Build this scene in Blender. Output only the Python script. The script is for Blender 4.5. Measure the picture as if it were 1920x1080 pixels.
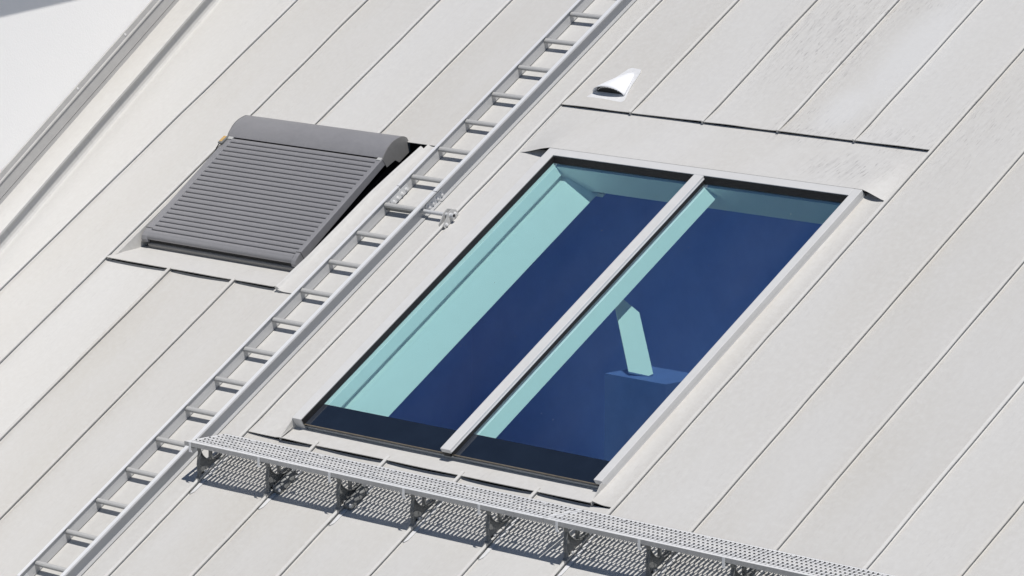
import bpy, math, random
from mathutils import Matrix, Vector, noise

random.seed(7)
sc = bpy.context.scene
for o_ in list(bpy.data.objects):
    bpy.data.objects.remove(o_)

# ------------------------------------------------------------------ frame
# Roof frame: u along the eaves (right), v up the slope, n off the sheet.
PITCH = 0.5822289404669905
CT, ST = math.cos(PITCH), math.sin(PITCH)
BASE_Z = 12.0
ROOF = Matrix(((1, 0, 0, 0), (0, CT, -ST, 0), (0, ST, CT, BASE_Z), (0, 0, 0, 1)))
ROOF3 = ROOF.to_3x3()

# ------------------------------------------------------------------ camera
CAM_POS = Vector((21.31811577050403, -15.68028095783296, 14.768941769745163))
CAM_R = [[0.6977141070610747, 0.5983454802655134, -0.39392602231104173], [0.11601875335041958, -0.6370066984367441, -0.7620774993514332], [-0.7069191422496504, 0.4860094159505054, -0.5138678564849792]]
cam = bpy.data.cameras.new('camera')
cam.sensor_width = 36.0
cam.lens = 8581.795722328907 / 1920 * 36
cam.clip_end = 2000
cam.clip_start = 0.5
cam_ob = bpy.data.objects.new('camera', cam)
sc.collection.objects.link(cam_ob)
ax = ROOF3 @ Vector(CAM_R[0]); ay = ROOF3 @ -Vector(CAM_R[1]); az = ROOF3 @ -Vector(CAM_R[2])
cam_ob.matrix_world = Matrix.Translation(ROOF @ CAM_POS) @ Matrix((ax, ay, az)).transposed().to_4x4()
sc.camera = cam_ob

# ------------------------------------------------------------------ light
SUN_L = (ROOF3 @ Vector((-0.413, -0.377, -1.0))).normalized()     # way the light travels
to_sun = -SUN_L
elev = math.asin(to_sun.z); azim = math.atan2(to_sun.x, to_sun.y)
world = bpy.data.worlds.new('World'); sc.world = world; world.use_nodes = True
wt = world.node_tree; wt.nodes.clear()
sky = wt.nodes.new('ShaderNodeTexSky'); sky.sky_type = 'NISHITA'; sky.sun_disc = False
sky.sun_elevation = elev; sky.sun_rotation = azim
sky.altitude = 0; sky.air_density = 1.0; sky.dust_density = 0.0; sky.ozone_density = 10.0
bg = wt.nodes.new('ShaderNodeBackground'); bg.inputs[1].default_value = 0.058
wo = wt.nodes.new('ShaderNodeOutputWorld')
wt.links.new(sky.outputs[0], bg.inputs[0]); wt.links.new(bg.outputs[0], wo.inputs[0])
sun = bpy.data.lights.new('sun', 'SUN'); sun.energy = 5.0; sun.angle = math.radians(0.53); sun.color = (1.0, 0.962, 0.915)
sun_ob = bpy.data.objects.new('sun', sun); sc.collection.objects.link(sun_ob)
sun_ob.rotation_euler = SUN_L.to_track_quat('-Z', 'Y').to_euler()
sun_ob.location = (5, -5, 40)
sc.view_settings.view_transform = 'Standard'; sc.view_settings.look = 'None'
sc.view_settings.exposure = -0.29; sc.view_settings.gamma = 1.0
sc.view_settings.use_curve_mapping = False

# ------------------------------------------------------------------ helpers
class MB:
    def __init__(s): s.v = []; s.f = []; s.mi = []
    def face(s, pts, m=0):
        i = len(s.v); s.v += [tuple(p) for p in pts]; s.f.append(tuple(range(i, i + len(pts)))); s.mi.append(m)
    def box(s, a, b, m=0):
        x0, y0, z0 = a; x1, y1, z1 = b; i = len(s.v)
        s.v += [(x, y, z) for z in (z0, z1) for y in (y0, y1) for x in (x0, x1)]
        for q in ((0, 2, 3, 1), (4, 5, 7, 6), (0, 1, 5, 4), (2, 6, 7, 3), (0, 4, 6, 2), (1, 3, 7, 5)):
            s.f.append(tuple(i + k for k in q)); s.mi.append(m)
        return s
    def prism(s, poly, a, b, axis=0, m=0):
        # poly = list of 2-tuples in the plane across `axis`
        def P(q, t):
            if axis == 0: return (t, q[0], q[1])
            if axis == 1: return (q[0], t, q[1])
            return (q[0], q[1], t)
        n = len(poly); i = len(s.v)
        s.v += [P(q, a) for q in poly] + [P(q, b) for q in poly]
        s.f.append(tuple(i + k for k in range(n))[::-1]); s.f.append(tuple(i + n + k for k in range(n))); s.mi += [m, m]
        for k in range(n):
            k2 = (k + 1) % n
            s.f.append((i + k, i + k2, i + n + k2, i + n + k)); s.mi.append(m)
        return s
    def sweep(s, rings, closed=True, caps=True, m=0):
        n = len(rings[0]); i = len(s.v)
        for r in rings: s.v += [tuple(p) for p in r]
        for j in range(len(rings) - 1):
            for k in range(n if closed else n - 1):
                k2 = (k + 1) % n
                s.f.append((i + j * n + k, i + j * n + k2, i + (j + 1) * n + k2, i + (j + 1) * n + k)); s.mi.append(m)
        if closed and caps:
            s.f.append(tuple(i + k for k in range(n))[::-1]); s.f.append(tuple(i + (len(rings) - 1) * n + k for k in range(n))); s.mi += [m, m]
        return s
    def tube(s, p0, p1, r, seg=10, r2=None, m=0):
        p0 = Vector(p0); p1 = Vector(p1); d = (p1 - p0).normalized()
        a = d.orthogonal().normalized(); b = d.cross(a); r2 = r if r2 is None else r2
        ring = lambda c, rr: [c + a * (rr * math.cos(2 * math.pi * k / seg)) + b * (rr * math.sin(2 * math.pi * k / seg)) for k in range(seg)]
        return s.sweep([ring(p0, r), ring(p1, r2)], m=m)
    def grid(s, us, vs, fn, m=0):
        i = len(s.v); nu = len(us)
        for v in vs:
            for u in us: s.v.append(tuple(fn(u, v)))
        for b in range(len(vs) - 1):
            for a in range(nu - 1):
                s.f.append((i + b * nu + a, i + b * nu + a + 1, i + (b + 1) * nu + a + 1, i + (b + 1) * nu + a)); s.mi.append(m)
        return s
    def build(s, name, mat, parent=None, base=None, smooth=False, bevel=0, recalc=True):
        if parent is not None and base is None: base = parent.get('_base')
        base = Vector(base) if base is not None else Vector((0, 0, 0))
        me = bpy.data.meshes.new(name)
        me.from_pydata([tuple(Vector(p) - base) for p in s.v], [], s.f)
        mats = mat if isinstance(mat, (list, tuple)) else [mat]
        for mm in mats: me.materials.append(mm)
        if len(mats) > 1: me.polygons.foreach_set('material_index', s.mi)
        if recalc:
            import bmesh
            bm = bmesh.new(); bm.from_mesh(me)
            bmesh.ops.remove_doubles(bm, verts=bm.verts, dist=1e-5)
            bmesh.ops.recalc_face_normals(bm, faces=bm.faces)
            bm.to_mesh(me); bm.free()
        if smooth:
            me.polygons.foreach_set('use_smooth', [True] * len(me.polygons))
        ob = bpy.data.objects.new(name, me); sc.collection.objects.link(ob)
        if smooth:
            me.set_sharp_from_angle(angle=math.radians(32))
        if bevel:
            bv = ob.modifiers.new('bevel', 'BEVEL'); bv.width = bevel; bv.segments = 2; bv.limit_method = 'ANGLE'
        if parent is not None: ob.parent = parent
        return ob

def top(ob, label, cat, group=None, kind=None):
    ob['label'] = label; ob['category'] = cat
    if group: ob['group'] = group
    if kind: ob['kind'] = kind
    return ob

BASES = {}
def thing(name, base, label, cat, group=None):
    e = bpy.data.objects.new(name, None); sc.collection.objects.link(e)
    e.empty_display_size = 0.2
    e.matrix_world = ROOF @ Matrix.Translation(Vector(base))
    e['_base'] = list(base)
    return top(e, label, cat, group)

def share(ob, parent, offset, name=None):
    c = ob.copy(); sc.collection.objects.link(c); c.parent = parent
    c.location = Vector(ob.location) + Vector(offset)
    if name: c.name = name
    return c

# ------------------------------------------------------------------ materials
def new_mat(name):
    m = bpy.data.materials.new(name); m.use_nodes = True
    nt = m.node_tree; nt.nodes.clear()
    out = nt.nodes.new('ShaderNodeOutputMaterial'); b = nt.nodes.new('ShaderNodeBsdfPrincipled')
    nt.links.new(b.outputs[0], out.inputs[0])
    return m, nt, b

def N_(nt, t, **k):
    n = nt.nodes.new(t)
    for a, v in k.items(): setattr(n, a, v)
    return n

def noise_node(nt, vec, scale, detail=3, rough=0.55):
    n = N_(nt, 'ShaderNodeTexNoise'); n.inputs['Scale'].default_value = scale
    n.inputs['Detail'].default_value = detail; n.inputs['Roughness'].default_value = rough
    nt.links.new(vec, n.inputs['Vector']); return n.outputs['Fac']

def mapped(nt, src, scale=(1, 1, 1), rot=(0, 0, 0), loc=(0, 0, 0)):
    m = N_(nt, 'ShaderNodeMapping'); m.inputs['Scale'].default_value = scale; m.inputs['Rotation'].default_value = rot; m.inputs['Location'].default_value = loc
    nt.links.new(src, m.inputs['Vector']); return m.outputs[0]

def remap(nt, val, a, b, c, d):
    m = N_(nt, 'ShaderNodeMapRange'); nt.links.new(val, m.inputs[0])
    for i, x in enumerate((a, b, c, d)): m.inputs[i + 1].default_value = x
    return m.outputs[0]

def math_(nt, op, a, b=None):
    m = N_(nt, 'ShaderNodeMath', operation=op)
    for i, x in enumerate((a, b)):
        if x is None: continue
        if isinstance(x, (int, float)): m.inputs[i].default_value = x
        else: nt.links.new(x, m.inputs[i])
    return m.outputs[0]

def mixc(nt, fac, a, b, blend='MIX'):
    m = N_(nt, 'ShaderNodeMix', data_type='RGBA', blend_type=blend)
    for i, x in ((0, fac), (6, a), (7, b)):
        if isinstance(x, (int, float)): m.inputs[i].default_value = x
        elif isinstance(x, tuple): m.inputs[i].default_value = x if len(x) == 4 else (*x, 1)
        else: nt.links.new(x, m.inputs[i])
    return m.outputs[2]

def bump(nt, b, h, strength, dist):
    n = N_(nt, 'ShaderNodeBump'); n.inputs['Strength'].default_value = strength; n.inputs['Distance'].default_value = dist
    nt.links.new(h, n.inputs['Height']); nt.links.new(n.outputs[0], b.inputs['Normal'])

def spot(nt, xyz, cu, cv, ru, rv):
    """soft elliptical stain mask round a place on the roof"""
    mp = N_(nt, 'ShaderNodeVectorMath', operation='SUBTRACT'); nt.links.new(xyz, mp.inputs[0]); mp.inputs[1].default_value = (cu, cv, 0)
    sc_ = N_(nt, 'ShaderNodeVectorMath', operation='MULTIPLY'); nt.links.new(mp.outputs[0], sc_.inputs[0]); sc_.inputs[1].default_value = (1 / ru, 1 / rv, 0)
    ln = N_(nt, 'ShaderNodeVectorMath', operation='LENGTH'); nt.links.new(sc_.outputs[0], ln.inputs[0])
    m = remap(nt, ln.outputs['Value'], 0.35, 1.0, 1.0, 0.0)
    return m

def sheet_material():
    m, nt, b = new_mat('weathered sheet metal')
    tc = N_(nt, 'ShaderNodeTexCoord'); P = tc.outputs['Object']
    oi = N_(nt, 'ShaderNodeObjectInfo')
    big = noise_node(nt, mapped(nt, P, (1.0, 0.35, 1)), 1.3, 3)
    mot = noise_node(nt, P, 26, 4, 0.7)
    fine = noise_node(nt, P, 120, 2)
    col = mixc(nt, remap(nt, big, 0.35, 0.65, 0, 1), (0.545, 0.528, 0.492, 1), (0.575, 0.566, 0.545, 1))
    col = mixc(nt, remap(nt, oi.outputs['Random'], 0, 1, 0, 0.6), col, (0.560, 0.558, 0.548, 1))
    col = mixc(nt, remap(nt, mot, 0.42, 0.72, 0, 0.35), col, (0.65, 0.648, 0.635, 1))
    col = mixc(nt, remap(nt, fine, 0.55, 0.75, 0, 0.12), col, (0.46, 0.45, 0.44, 1))
    hsv = N_(nt, 'ShaderNodeHueSaturation'); nt.links.new(col, hsv.inputs['Color']); nt.links.new(remap(nt, oi.outputs['Random'], 0, 1, 0.955, 1.035), hsv.inputs['Value']); col = hsv.outputs[0]
    ed = N_(nt, 'ShaderNodeAttribute', attribute_name='edge')
    edn = math_(nt, 'MULTIPLY', ed.outputs['Fac'], remap(nt, noise_node(nt, mapped(nt, P, (6, 1.2, 1)), 2.0, 4, 0.7), 0.38, 0.68, 0, 1))
    col = mixc(nt, math_(nt, 'MULTIPLY', edn, 0.55), col, (0.46, 0.425, 0.375, 1))     # dust settled along the seams
    # run-off streaks: thin dashes down the slope, dense only in stained places
    st = noise_node(nt, mapped(nt, P, (105, 13, 1), (0, 0, math.radians(-6))), 1.0, 2, 0.6)
    st2 = noise_node(nt, mapped(nt, P, (40, 3.5, 1), (0, 0, math.radians(-7))), 1.0, 4, 0.65)
    patch = noise_node(nt, mapped(nt, P, (1.6, 1.1, 1)), 2.2, 3)
    base_d = remap(nt, patch, 0.45, 0.75, 0.10, 0.30)
    sx = N_(nt, 'ShaderNodeSeparateXYZ'); nt.links.new(P, sx.inputs[0])
    dirt = base_d
    for a in ((2.25, 0.10, 0.60, 0.28, 1.1), (2.72, -0.28, 0.50, 0.22, 1.2), (2.9, 0.06, 0.35, 0.25, .8), (1.55, 1.05, 0.6, 0.9, 0.9), (1.95, 0.95, 0.22, 0.9, 1.0), (3.4, 0.2, .5, .8, .6), (2.1, 1.5, 0.5, 0.5, 0.9)):
        dirt = math_(nt, 'MAXIMUM', dirt, math_(nt, 'MULTIPLY', spot(nt, P, *a[:4]), a[4]))
    dash = math_(nt, 'MULTIPLY', remap(nt, st, 0.60, 0.68, 0, 1), dirt)
    col = mixc(nt, math_(nt, 'MULTIPLY', dash, 0.8), col, (0.30, 0.29, 0.285, 1))
    smear = math_(nt, 'MULTIPLY', remap(nt, st2, 0.48, 0.72, 0, 1), dirt)
    col = mixc(nt, math_(nt, 'MULTIPLY', smear, 0.42), col, (0.36, 0.35, 0.345, 1))
    # washed, chalky pale patch on one tray
    ch = math_(nt, 'MULTIPLY', math_(nt, 'MAXIMUM', spot(nt, P, 2.42, 0.85, 0.30, 1.0), spot(nt, P, 2.30, 0.30, 0.24, 0.35)), 0.55)
    col = mixc(nt, ch, col, (0.63, 0.635, 0.635, 1))
    nt.links.new(col, b.inputs['Base Color'])
    nt.links.new(remap(nt, mot, 0.3, 0.7, 0.46, 0.60), b.inputs['Roughness'])
    b.inputs['Metallic'].default_value = 0.0
    b.inputs['Specular IOR Level'].default_value = 0.35
    bump(nt, b, noise_node(nt, P, 22, 2), 0.03, 0.004)
    return m

def paint(name, col, rough=0.45, metal=0.0, var=0.12, scale=30, spec=0.4, bmp=0.04, stretch=(1, 1, 1)):
    m, nt, b = new_mat(name)
    tc = N_(nt, 'ShaderNodeTexCoord'); P = mapped(nt, tc.outputs['Object'], stretch)
    n = noise_node(nt, P, scale, 4, 0.65)
    n2 = noise_node(nt, P, 2.5, 3)
    f = math_(nt, 'ADD', math_(nt, 'MULTIPLY', n, 0.6), math_(nt, 'MULTIPLY', n2, 0.4))
    lo = tuple(c * (1 - var) for c in col); hi = tuple(min(1, c * (1 + var)) for c in col)
    nt.links.new(mixc(nt, remap(nt, f, 0.35, 0.65, 0, 1), (*lo, 1), (*hi, 1)), b.inputs['Base Color'])
    nt.links.new(remap(nt, n, 0.3, 0.7, rough - 0.06, rough + 0.08), b.inputs['Roughness'])
    b.inputs['Metallic'].default_value = metal; b.inputs['Specular IOR Level'].default_value = spec
    if bmp: bump(nt, b, n, bmp, 0.002)
    return m

def glass_material():
    m = bpy.data.materials.new('tinted solar glass'); m.use_nodes = True
    nt = m.node_tree; nt.nodes.clear()
    out = N_(nt, 'ShaderNodeOutputMaterial')
    tr = N_(nt, 'ShaderNodeBsdfTransparent'); tr.inputs[0].default_value = (0.76, 1.0, 0.98, 1)
    gl = N_(nt, 'ShaderNodeBsdfGlossy'); gl.inputs['Roughness'].default_value = 0.0; gl.inputs[0].default_value = (0.70, 0.84, 1.0, 1)
    IOR = 2.0; FILM = 0.25            # thin solar-control film on the pane: reflects from either side
    fr = N_(nt, 'ShaderNodeFresnel')
    geo = N_(nt, 'ShaderNodeNewGeometry')
    nt.links.new(remap(nt, geo.outputs['Backfacing'], 0, 1, IOR, 1 / IOR), fr.inputs['IOR'])
    tc = N_(nt, 'ShaderNodeTexCoord')
    n = noise_node(nt, tc.outputs['Object'], 0.9, 2)
    bp = N_(nt, 'ShaderNodeBump'); bp.inputs['Strength'].default_value = 0.15; bp.inputs['Distance'].default_value = 0.01
    nt.links.new(n, bp.inputs['Height']); nt.links.new(bp.outputs[0], gl.inputs['Normal'])
    mx = N_(nt, 'ShaderNodeMixShader')
    nt.links.new(math_(nt, 'ADD', math_(nt, 'MULTIPLY', fr.outputs[0], 1 - FILM), FILM), mx.inputs[0]); nt.links.new(tr.outputs[0], mx.inputs[1]); nt.links.new(gl.outputs[0], mx.inputs[2])
    # dust specks
    df = N_(nt, 'ShaderNodeBsdfDiffuse'); df.inputs[0].default_value = (0.6, 0.6, 0.58, 1)
    sp = noise_node(nt, tc.outputs['Object'], 55, 1)
    haze = noise_node(nt, mapped(nt, tc.outputs['Object'], (1.6, .55, 1)), 1.4, 5, .6)
    fac = math_(nt, 'ADD', math_(nt, 'MULTIPLY', remap(nt, sp, 0.785, 0.80, 0, 1), 0.35), remap(nt, haze, 0.35, 0.72, 0.001, 0.016))
    mx2 = N_(nt, 'ShaderNodeMixShader'); nt.links.new(fac, mx2.inputs[0]); nt.links.new(mx.outputs[0], mx2.inputs[1]); nt.links.new(df.outputs[0], mx2.inputs[2])
    nt.links.new(mx2.outputs[0], out.inputs[0])
    return m

def plaster_material():
    m, nt, b = new_mat('white plaster')
    tc = N_(nt, 'ShaderNodeTexCoord'); P = tc.outputs['Object']
    n = noise_node(nt, P, 70, 3, 0.7); n2 = noise_node(nt, P, 1.2, 3)
    nt.links.new(mixc(nt, n2, (0.90, 0.895, 0.88, 1), (0.94, 0.935, 0.92, 1)), b.inputs['Base Color'])
    b.inputs['Roughness'].default_value = 0.9; bump(nt, b, n, 0.35, 0.004)
    return m

M_SHEET = sheet_material()
M_FRAME = paint('light grey frame paint', (0.60, 0.60, 0.595), 0.35, 0, 0.03, 12)
M_ALU = paint('bright aluminium', (0.58, 0.59, 0.60), 0.40, 0.1, 0.06, 60, stretch=(30, 1, 30))
M_RUNG = paint('dull ribbed aluminium', (0.48, 0.48, 0.47), 0.5, 0.1, 0.15, 50, stretch=(1, 14, 14))
M_GALV = paint('galvanised tread', (0.74, 0.745, 0.75), 0.42, 0.1, 0.06, 45)
M_BRKT = paint('darkened galvanised bracket', (0.20, 0.205, 0.203), 0.5, 0.15, 0.15, 40)  # tone lowered for brackets that stand in the shade of the treads
M_ALU2 = paint('shaded stringer aluminium', (0.49, 0.495, 0.50), 0.42, 0.1, 0.08, 60, stretch=(30, 1, 30))  # darker copy of the ladder metal, for webs that lie in shade
M_FLANGE = paint('sunlit flange aluminium', (0.72, 0.73, 0.745), 0.35, 0.1, 0.05, 60, stretch=(30, 1, 30))  # brighter copy of the ladder metal, for flange tops in the sun
M_STEEL = paint('stainless bolt', (0.80, 0.80, 0.80), 0.3, 0.25, 0.05, 60)
M_BLACK = paint('black rubber seal', (0.014, 0.014, 0.014), 0.5, 0, 0.2, 30, 0.3)
M_DARK = paint('dark bituminous underlay', (0.02, 0.02, 0.022), 0.9, 0, 0.2, 20, 0.1)
M_SHUT = paint('grey shutter paint', (0.235, 0.234, 0.246), 0.40, 0.0, 0.05, 25, 0.5)
M_SHUT2 = paint('grey shutter end cap', (0.21, 0.207, 0.203), 0.42, 0.0, 0.06, 25, 0.45)
M_WHITE = paint('white vent plastic', (0.84, 0.85, 0.87), 0.4, 0, 0.02, 20)
M_LINING = paint('white reveal board', (0.90, 0.905, 0.89), 0.7, 0, 0.02, 8, 0.2, 0)
M_INNER = paint('reflected sky blue', (0.31, 0.38, 0.98), 0.8, 0, 0.1, 4, 0.2, 0)  # room walls painted blue to stand for sky reflected in the panes
M_CARPET = paint('pale grey carpet', (0.80, 0.80, 0.80), 0.95, 0, 0.2, 90, 0.1)
M_FRIT = paint('dark enamelled glass edge', (0.012, 0.018, 0.03), 0.05, 0, 0.15, 6, 0.6, 0)
M_AMBER = paint('amber solar cell', (0.55, 0.36, 0.14), 0.25, 0, 0.1, 40)
M_BROWN = paint('aged sealant', (0.16, 0.135, 0.10), 0.7, 0, 0.3, 40)
M_ZINC = paint('dull zinc flashing', (0.43, 0.425, 0.415), 0.45, 0, 0.06, 14)
M_EDGE = paint('shaded galvanised fold', (0.40, 0.40, 0.395), 0.45, 0.15, 0.12, 40)  # tread steel darkened on edge faces that catch little sun
M_TONGUE = paint('slot-shade steel', (0.12, 0.12, 0.118), 0.6, 0.1, 0.3, 60)  # tongues coloured dark to stand for the shade inside the slots
M_CABINET = paint('slate blue cabinet', (0.15, 0.19, 0.47), 0.7, 0, 0.1, 8, 0.2, 0)
M_GLASS = glass_material()
M_PLASTER = plaster_material()
M_BRICK = paint('render wall', (0.45, 0.43, 0.40), 0.85, 0, 0.1, 10)
M_GROUND = paint('paved ground', (0.12, 0.12, 0.115), 0.9, 0, 0.25, 2)

# ------------------------------------------------------------------ ground
g = MB(); g.face([(-900, -900, 0), (900, -900, 0), (900, 900, 0), (-900, 900, 0)])
go = g.build('ground', M_GROUND); top(go, 'grey paved ground far below the roof', 'ground', kind='structure')

# ------------------------------------------------------------------ roof
SEAMS = [i * 0.645 for i in range(0, 14)]
SEAMS[3] = 1.942; SEAMS[4] = 2.585; SEAMS[6] = 3.879; SEAMS[7] = 4.527; SEAMS[8] = 5.190
L = {1: -3.327, 2: -2.650, 3: -1.971, 4: -1.313, 5: -0.650}
VB, VT = -7.6, 4.6
U_END = SEAMS[-1]
def verge(v): return -3.945 - 0.145 * (v + 0.45)

roof = thing('metal_roof', (0, 0, 0), 'pale grey standing seam sheet metal roof filling the picture', 'roof')

def frange(a, b, step):
    n = max(1, int(round((b - a) / step))); return [a + (b - a) * i / n for i in range(n + 1)]

def can(u, v, k=0.0, amp=0.0022):
    return amp * noise.noise(Vector((u * 1.9 + k, v * 0.85 + k * 3.1, k)))

def sheet(u0, u1, v0, v1, shape=None, name='roof_sheet', left=None, lap=0.0, dip=0.0):
    """one tray between two seams; lap = how far its lower edge stands off"""
    mb = MB(); k = random.uniform(0, 50)
    us = [0, .04, .075, .12, .24, .38, .5, .62, .76, .88, .95, .975, 1]; vs = frange(v0, v1, 0.16)
    if lap: vs = sorted(set(vs + [v0 + .03, v0 + .07, v0 + .12, v0 + .2]))
    def fn(t, v):
        a = left(v) if left else u0
        u = a + (u1 - a) * t
        e = min(t, 1 - t) * abs(u1 - a)
        n = can(u, v, k) * min(1, e / 0.08)
        if lap: n += lap * (0.82 + 0.36 * noise.noise(Vector((u * 3.1, k, 0)))) * max(0, 1 - (v - v0) / 0.22) ** 1.5
        if dip: n -= dip * math.sin(math.pi * t) ** .6 * max(0, 1 - (v1 - v) / 0.35) ** 1.5
        if shape: n += shape(u, v)
        return (u, v, n)
    mb.grid(us, vs, fn)
    if lap:      # folded drip edge
        mb.grid(us, [v0, v0 + 1e-4], lambda t, v: (fn(t, v0)[0], v0 - .001, fn(t, v0)[2] - (0.004 if v == v0 else 0)))
    ob = mb.build(name, M_SHEET, roof, smooth=True)
    at = ob.data.attributes.new('edge', 'FLOAT', 'POINT')
    vals = []
    for vt in ob.data.vertices:
        a = left(vt.co.y) if left else u0
        d = max(0.0, vt.co.x - a); e = max(0.0, u1 - vt.co.x)
        vals.append(max(0.0, 1 - d / .05, .6 * (1 - e / .03)))
    at.data.foreach_set('value', vals)
    return ob

def seam(u, v0, v1, name='standing_seam', bend=None):
    mb = MB(); k = random.uniform(0, 90)
    prof = [(-.013, 0.0), (-.005, .003), (-.0035, .025), (-.0025, .0295), (.0125, .0250), (.0140, .0225), (.0135, .018), (.0035, .0175), (.0032, .004), (.014, 0.0)]
    rings = []
    for v in frange(v0, v1, 0.11):
        du = 0.0045 * noise.noise(Vector((k, v * 1.7, 0))) + 0.0022 * noise.noise(Vector((k, v * 6.0, 4)))
        dn = 0.0025 * noise.noise(Vector((k + 7, v * 2.4, 0)))
        lean = 0.003 * noise.noise(Vector((k + 3, v * 3.0, 2)))
        if bend: du += bend(v)
        rings.append([(u + du + a + lean * b / .028, v, b + (dn if b > .01 else 0)) for a, b in prof])
    mb.sweep(rings, closed=True, caps=True)
    return mb.build(name, M_SHEET, roof)

# --- saddle sheet above the big skylight (rises to the frame)
FN = 0.075
SKU0, SKU1, SKV0, SKV1 = 0.345, 3.05, -3.187, -0.487
def saddle(u, v):
    t = min(1, max(0, -v / 0.475))
    w = min(1, max(0, (u - 0.02) / (SKU0 - 0.02)), max(0, (3.215 - u) / (3.215 - SKU1)))
    s = w * w * (3 - 2 * w) * 0.35 + w * 0.65
    return (FN + 0.0046) * (t ** 1.4) * s - 0.003
mb = MB()
us = sorted(set(frange(0.004, 3.22, 0.12) + [0.08, .16, .22, .28, SKU0, SKU1, 3.09, 3.13, 3.17]))
mb.grid(us, frange(-0.4895, 0.0045, 0.041), lambda u, v: (u, v, saddle(u, v) + can(u, v, 3.3, .0018) * min(1, (v + .4895) / .1)))
mb.build('saddle_sheet', M_SHEET, roof, smooth=True)

# --- right hand field, and trays above / below the skylight
for i in range(0, 5):
    sheet(SEAMS[i], SEAMS[i + 1], 0.0, VT, lap=0.020)
    sheet(SEAMS[i], SEAMS[i + 1], VB, -3.309, dip=0.011)
for i in range(5, len(SEAMS) - 1):
    sheet(SEAMS[i], SEAMS[i + 1], VB, VT)
# strips beside the skylight, turned up against the frame
def strip_left(u, v): return 0.018 * max(0, (u - (SKU0 - .09)) / .09) ** 2
def strip_right(u, v): return 0.022 * max(0, (SKU1 + .10 - u) / .10) ** 2
sheet(SEAMS[0], SKU0 + .002, -3.312, -0.44, strip_left, lap=0.012)
sheet(SKU1 - .002, SEAMS[5], -3.308, -0.44, strip_right, lap=0.012)
sheet(L[5], SEAMS[0], VB, VT)
# --- left field with the shuttered window
WV0, WV1 = -2.075, -0.583           # opening in the field between L2 and L5
sheet(L[2], L[3], -.530, VT, lap=0.012); sheet(L[3], L[4], -.530, VT, lap=0.012); sheet(L[4], L[5], -.552, VT, lap=0.012)
for a, b in ((2, 3), (3, 4), (4, 5)):
    sheet(L[a], L[b], VB, WV0 + .014, dip=0.010)
sheet(L[1], L[2], VB, VT)
sheet(None, L[1], -4.55, VT, left=lambda v: verge(v) - .01)
sheet(None, L[2], VB, -4.55, left=lambda v: verge(v) - .01)
# strip left and right of the window
sheet(L[2], -2.598, WV0 - .005, WV1 + .03)
def ridge_u(v):
    pts = [(-2.08, -.892), (-1.777, -.866), (-1.40, -.864), (-1.089, -.866), (-.85, -.845), (-.60, -.820)]
    for (a, ua), (b, ub) in zip(pts, pts[1:]):
        if v <= b: return ua + (ub - ua) * max(0, (v - a) / (b - a))
    return pts[-1][1]
mb = MB()
mb.grid([0, .1, .25, .5, .75, 1], frange(WV0 - .012, WV1 + .03, .08), lambda t, v: (ridge_u(v) + .03 + (L[5] - ridge_u(v) - .03) * t, v, .004 + .012 * max(0, 1 - t / .2)))
mb.build('roof_sheet', M_SHEET, roof, smooth=True)

for i, s in enumerate(SEAMS):
    if 1 <= i <= 4:
        seam(s, -0.006, VT); seam(s, VB, -3.285)
    else:
        seam(s, VB, VT)
seam(L[1], -4.4, VT)
seam(L[2], VB, VT)
for k in (3, 4):
    seam(L[k], -.526, VT); seam(L[k], VB, WV0 + .012)
seam(L[5], VB, VT)

# --- timber deck under the sheets, with the opening of the skylight
HU0, HU1, HV0, HV1 = 0.43, 2.99, -3.16, -0.575
mb = MB()
D0, D1 = -0.145, -0.20
for a, b, c, d in ((-5.2, HU0 - .04, VB, VT), (HU1 + .02, U_END, VB, VT), (HU0 - .04, HU1 + .02, VB, HV0 - .02), (HU0 - .04, HU1 + .02, HV1 + .03, VT)):
    mb.box((a, c, D1), (b, d, D0))
mb.build('roof_deck', M_DARK, roof)

mb = MB()      # white boarding added on the room side to bounce light indoors
for a, b, c, d in ((-1.9, HU0 - .05, -3.9, .45), (HU1 + .03, 4.6, -3.9, .45), (HU0 - .05, HU1 + .03, -3.9, HV0 - .03), (HU0 + .35, HU1 + .03, HV1 + .04, .45)):
    mb.box((a, c, D1 - .018), (b, d, D1 - .004))
mb.build('bounce_ceiling', M_LINING, roof)

# --- verge on the left: upstand, cap
def swept(profile, v0, v1, name, mat, parent, step=0.25, wob=0.0):
    mb = MB(); rings = []
    for v in frange(v0, v1, step):
        w = wob * noise.noise(Vector((v * 2.0, 5, 1)))
        rings.append([(verge(v) + a + w, v, n) for a, n in profile])
    mb.sweep(rings, closed=True, caps=True)
    return mb.build(name, mat, parent)
swept([(0.03, .001), (0.008, .004), (0, .02), (0, .122), (-.02, .122), (-.02, -.05), (0.03, -.05)], VB, VT, 'verge_upstand', M_SHEET, roof, .2, .002)
swept([(.032, .112), (.034, .130), (.02, .134), (-.10, .137), (-.225, .134), (-.225, .11), (.02, .11)], VB, VT, 'verge_cap', M_SHEET, roof, .2, .003)

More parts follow.
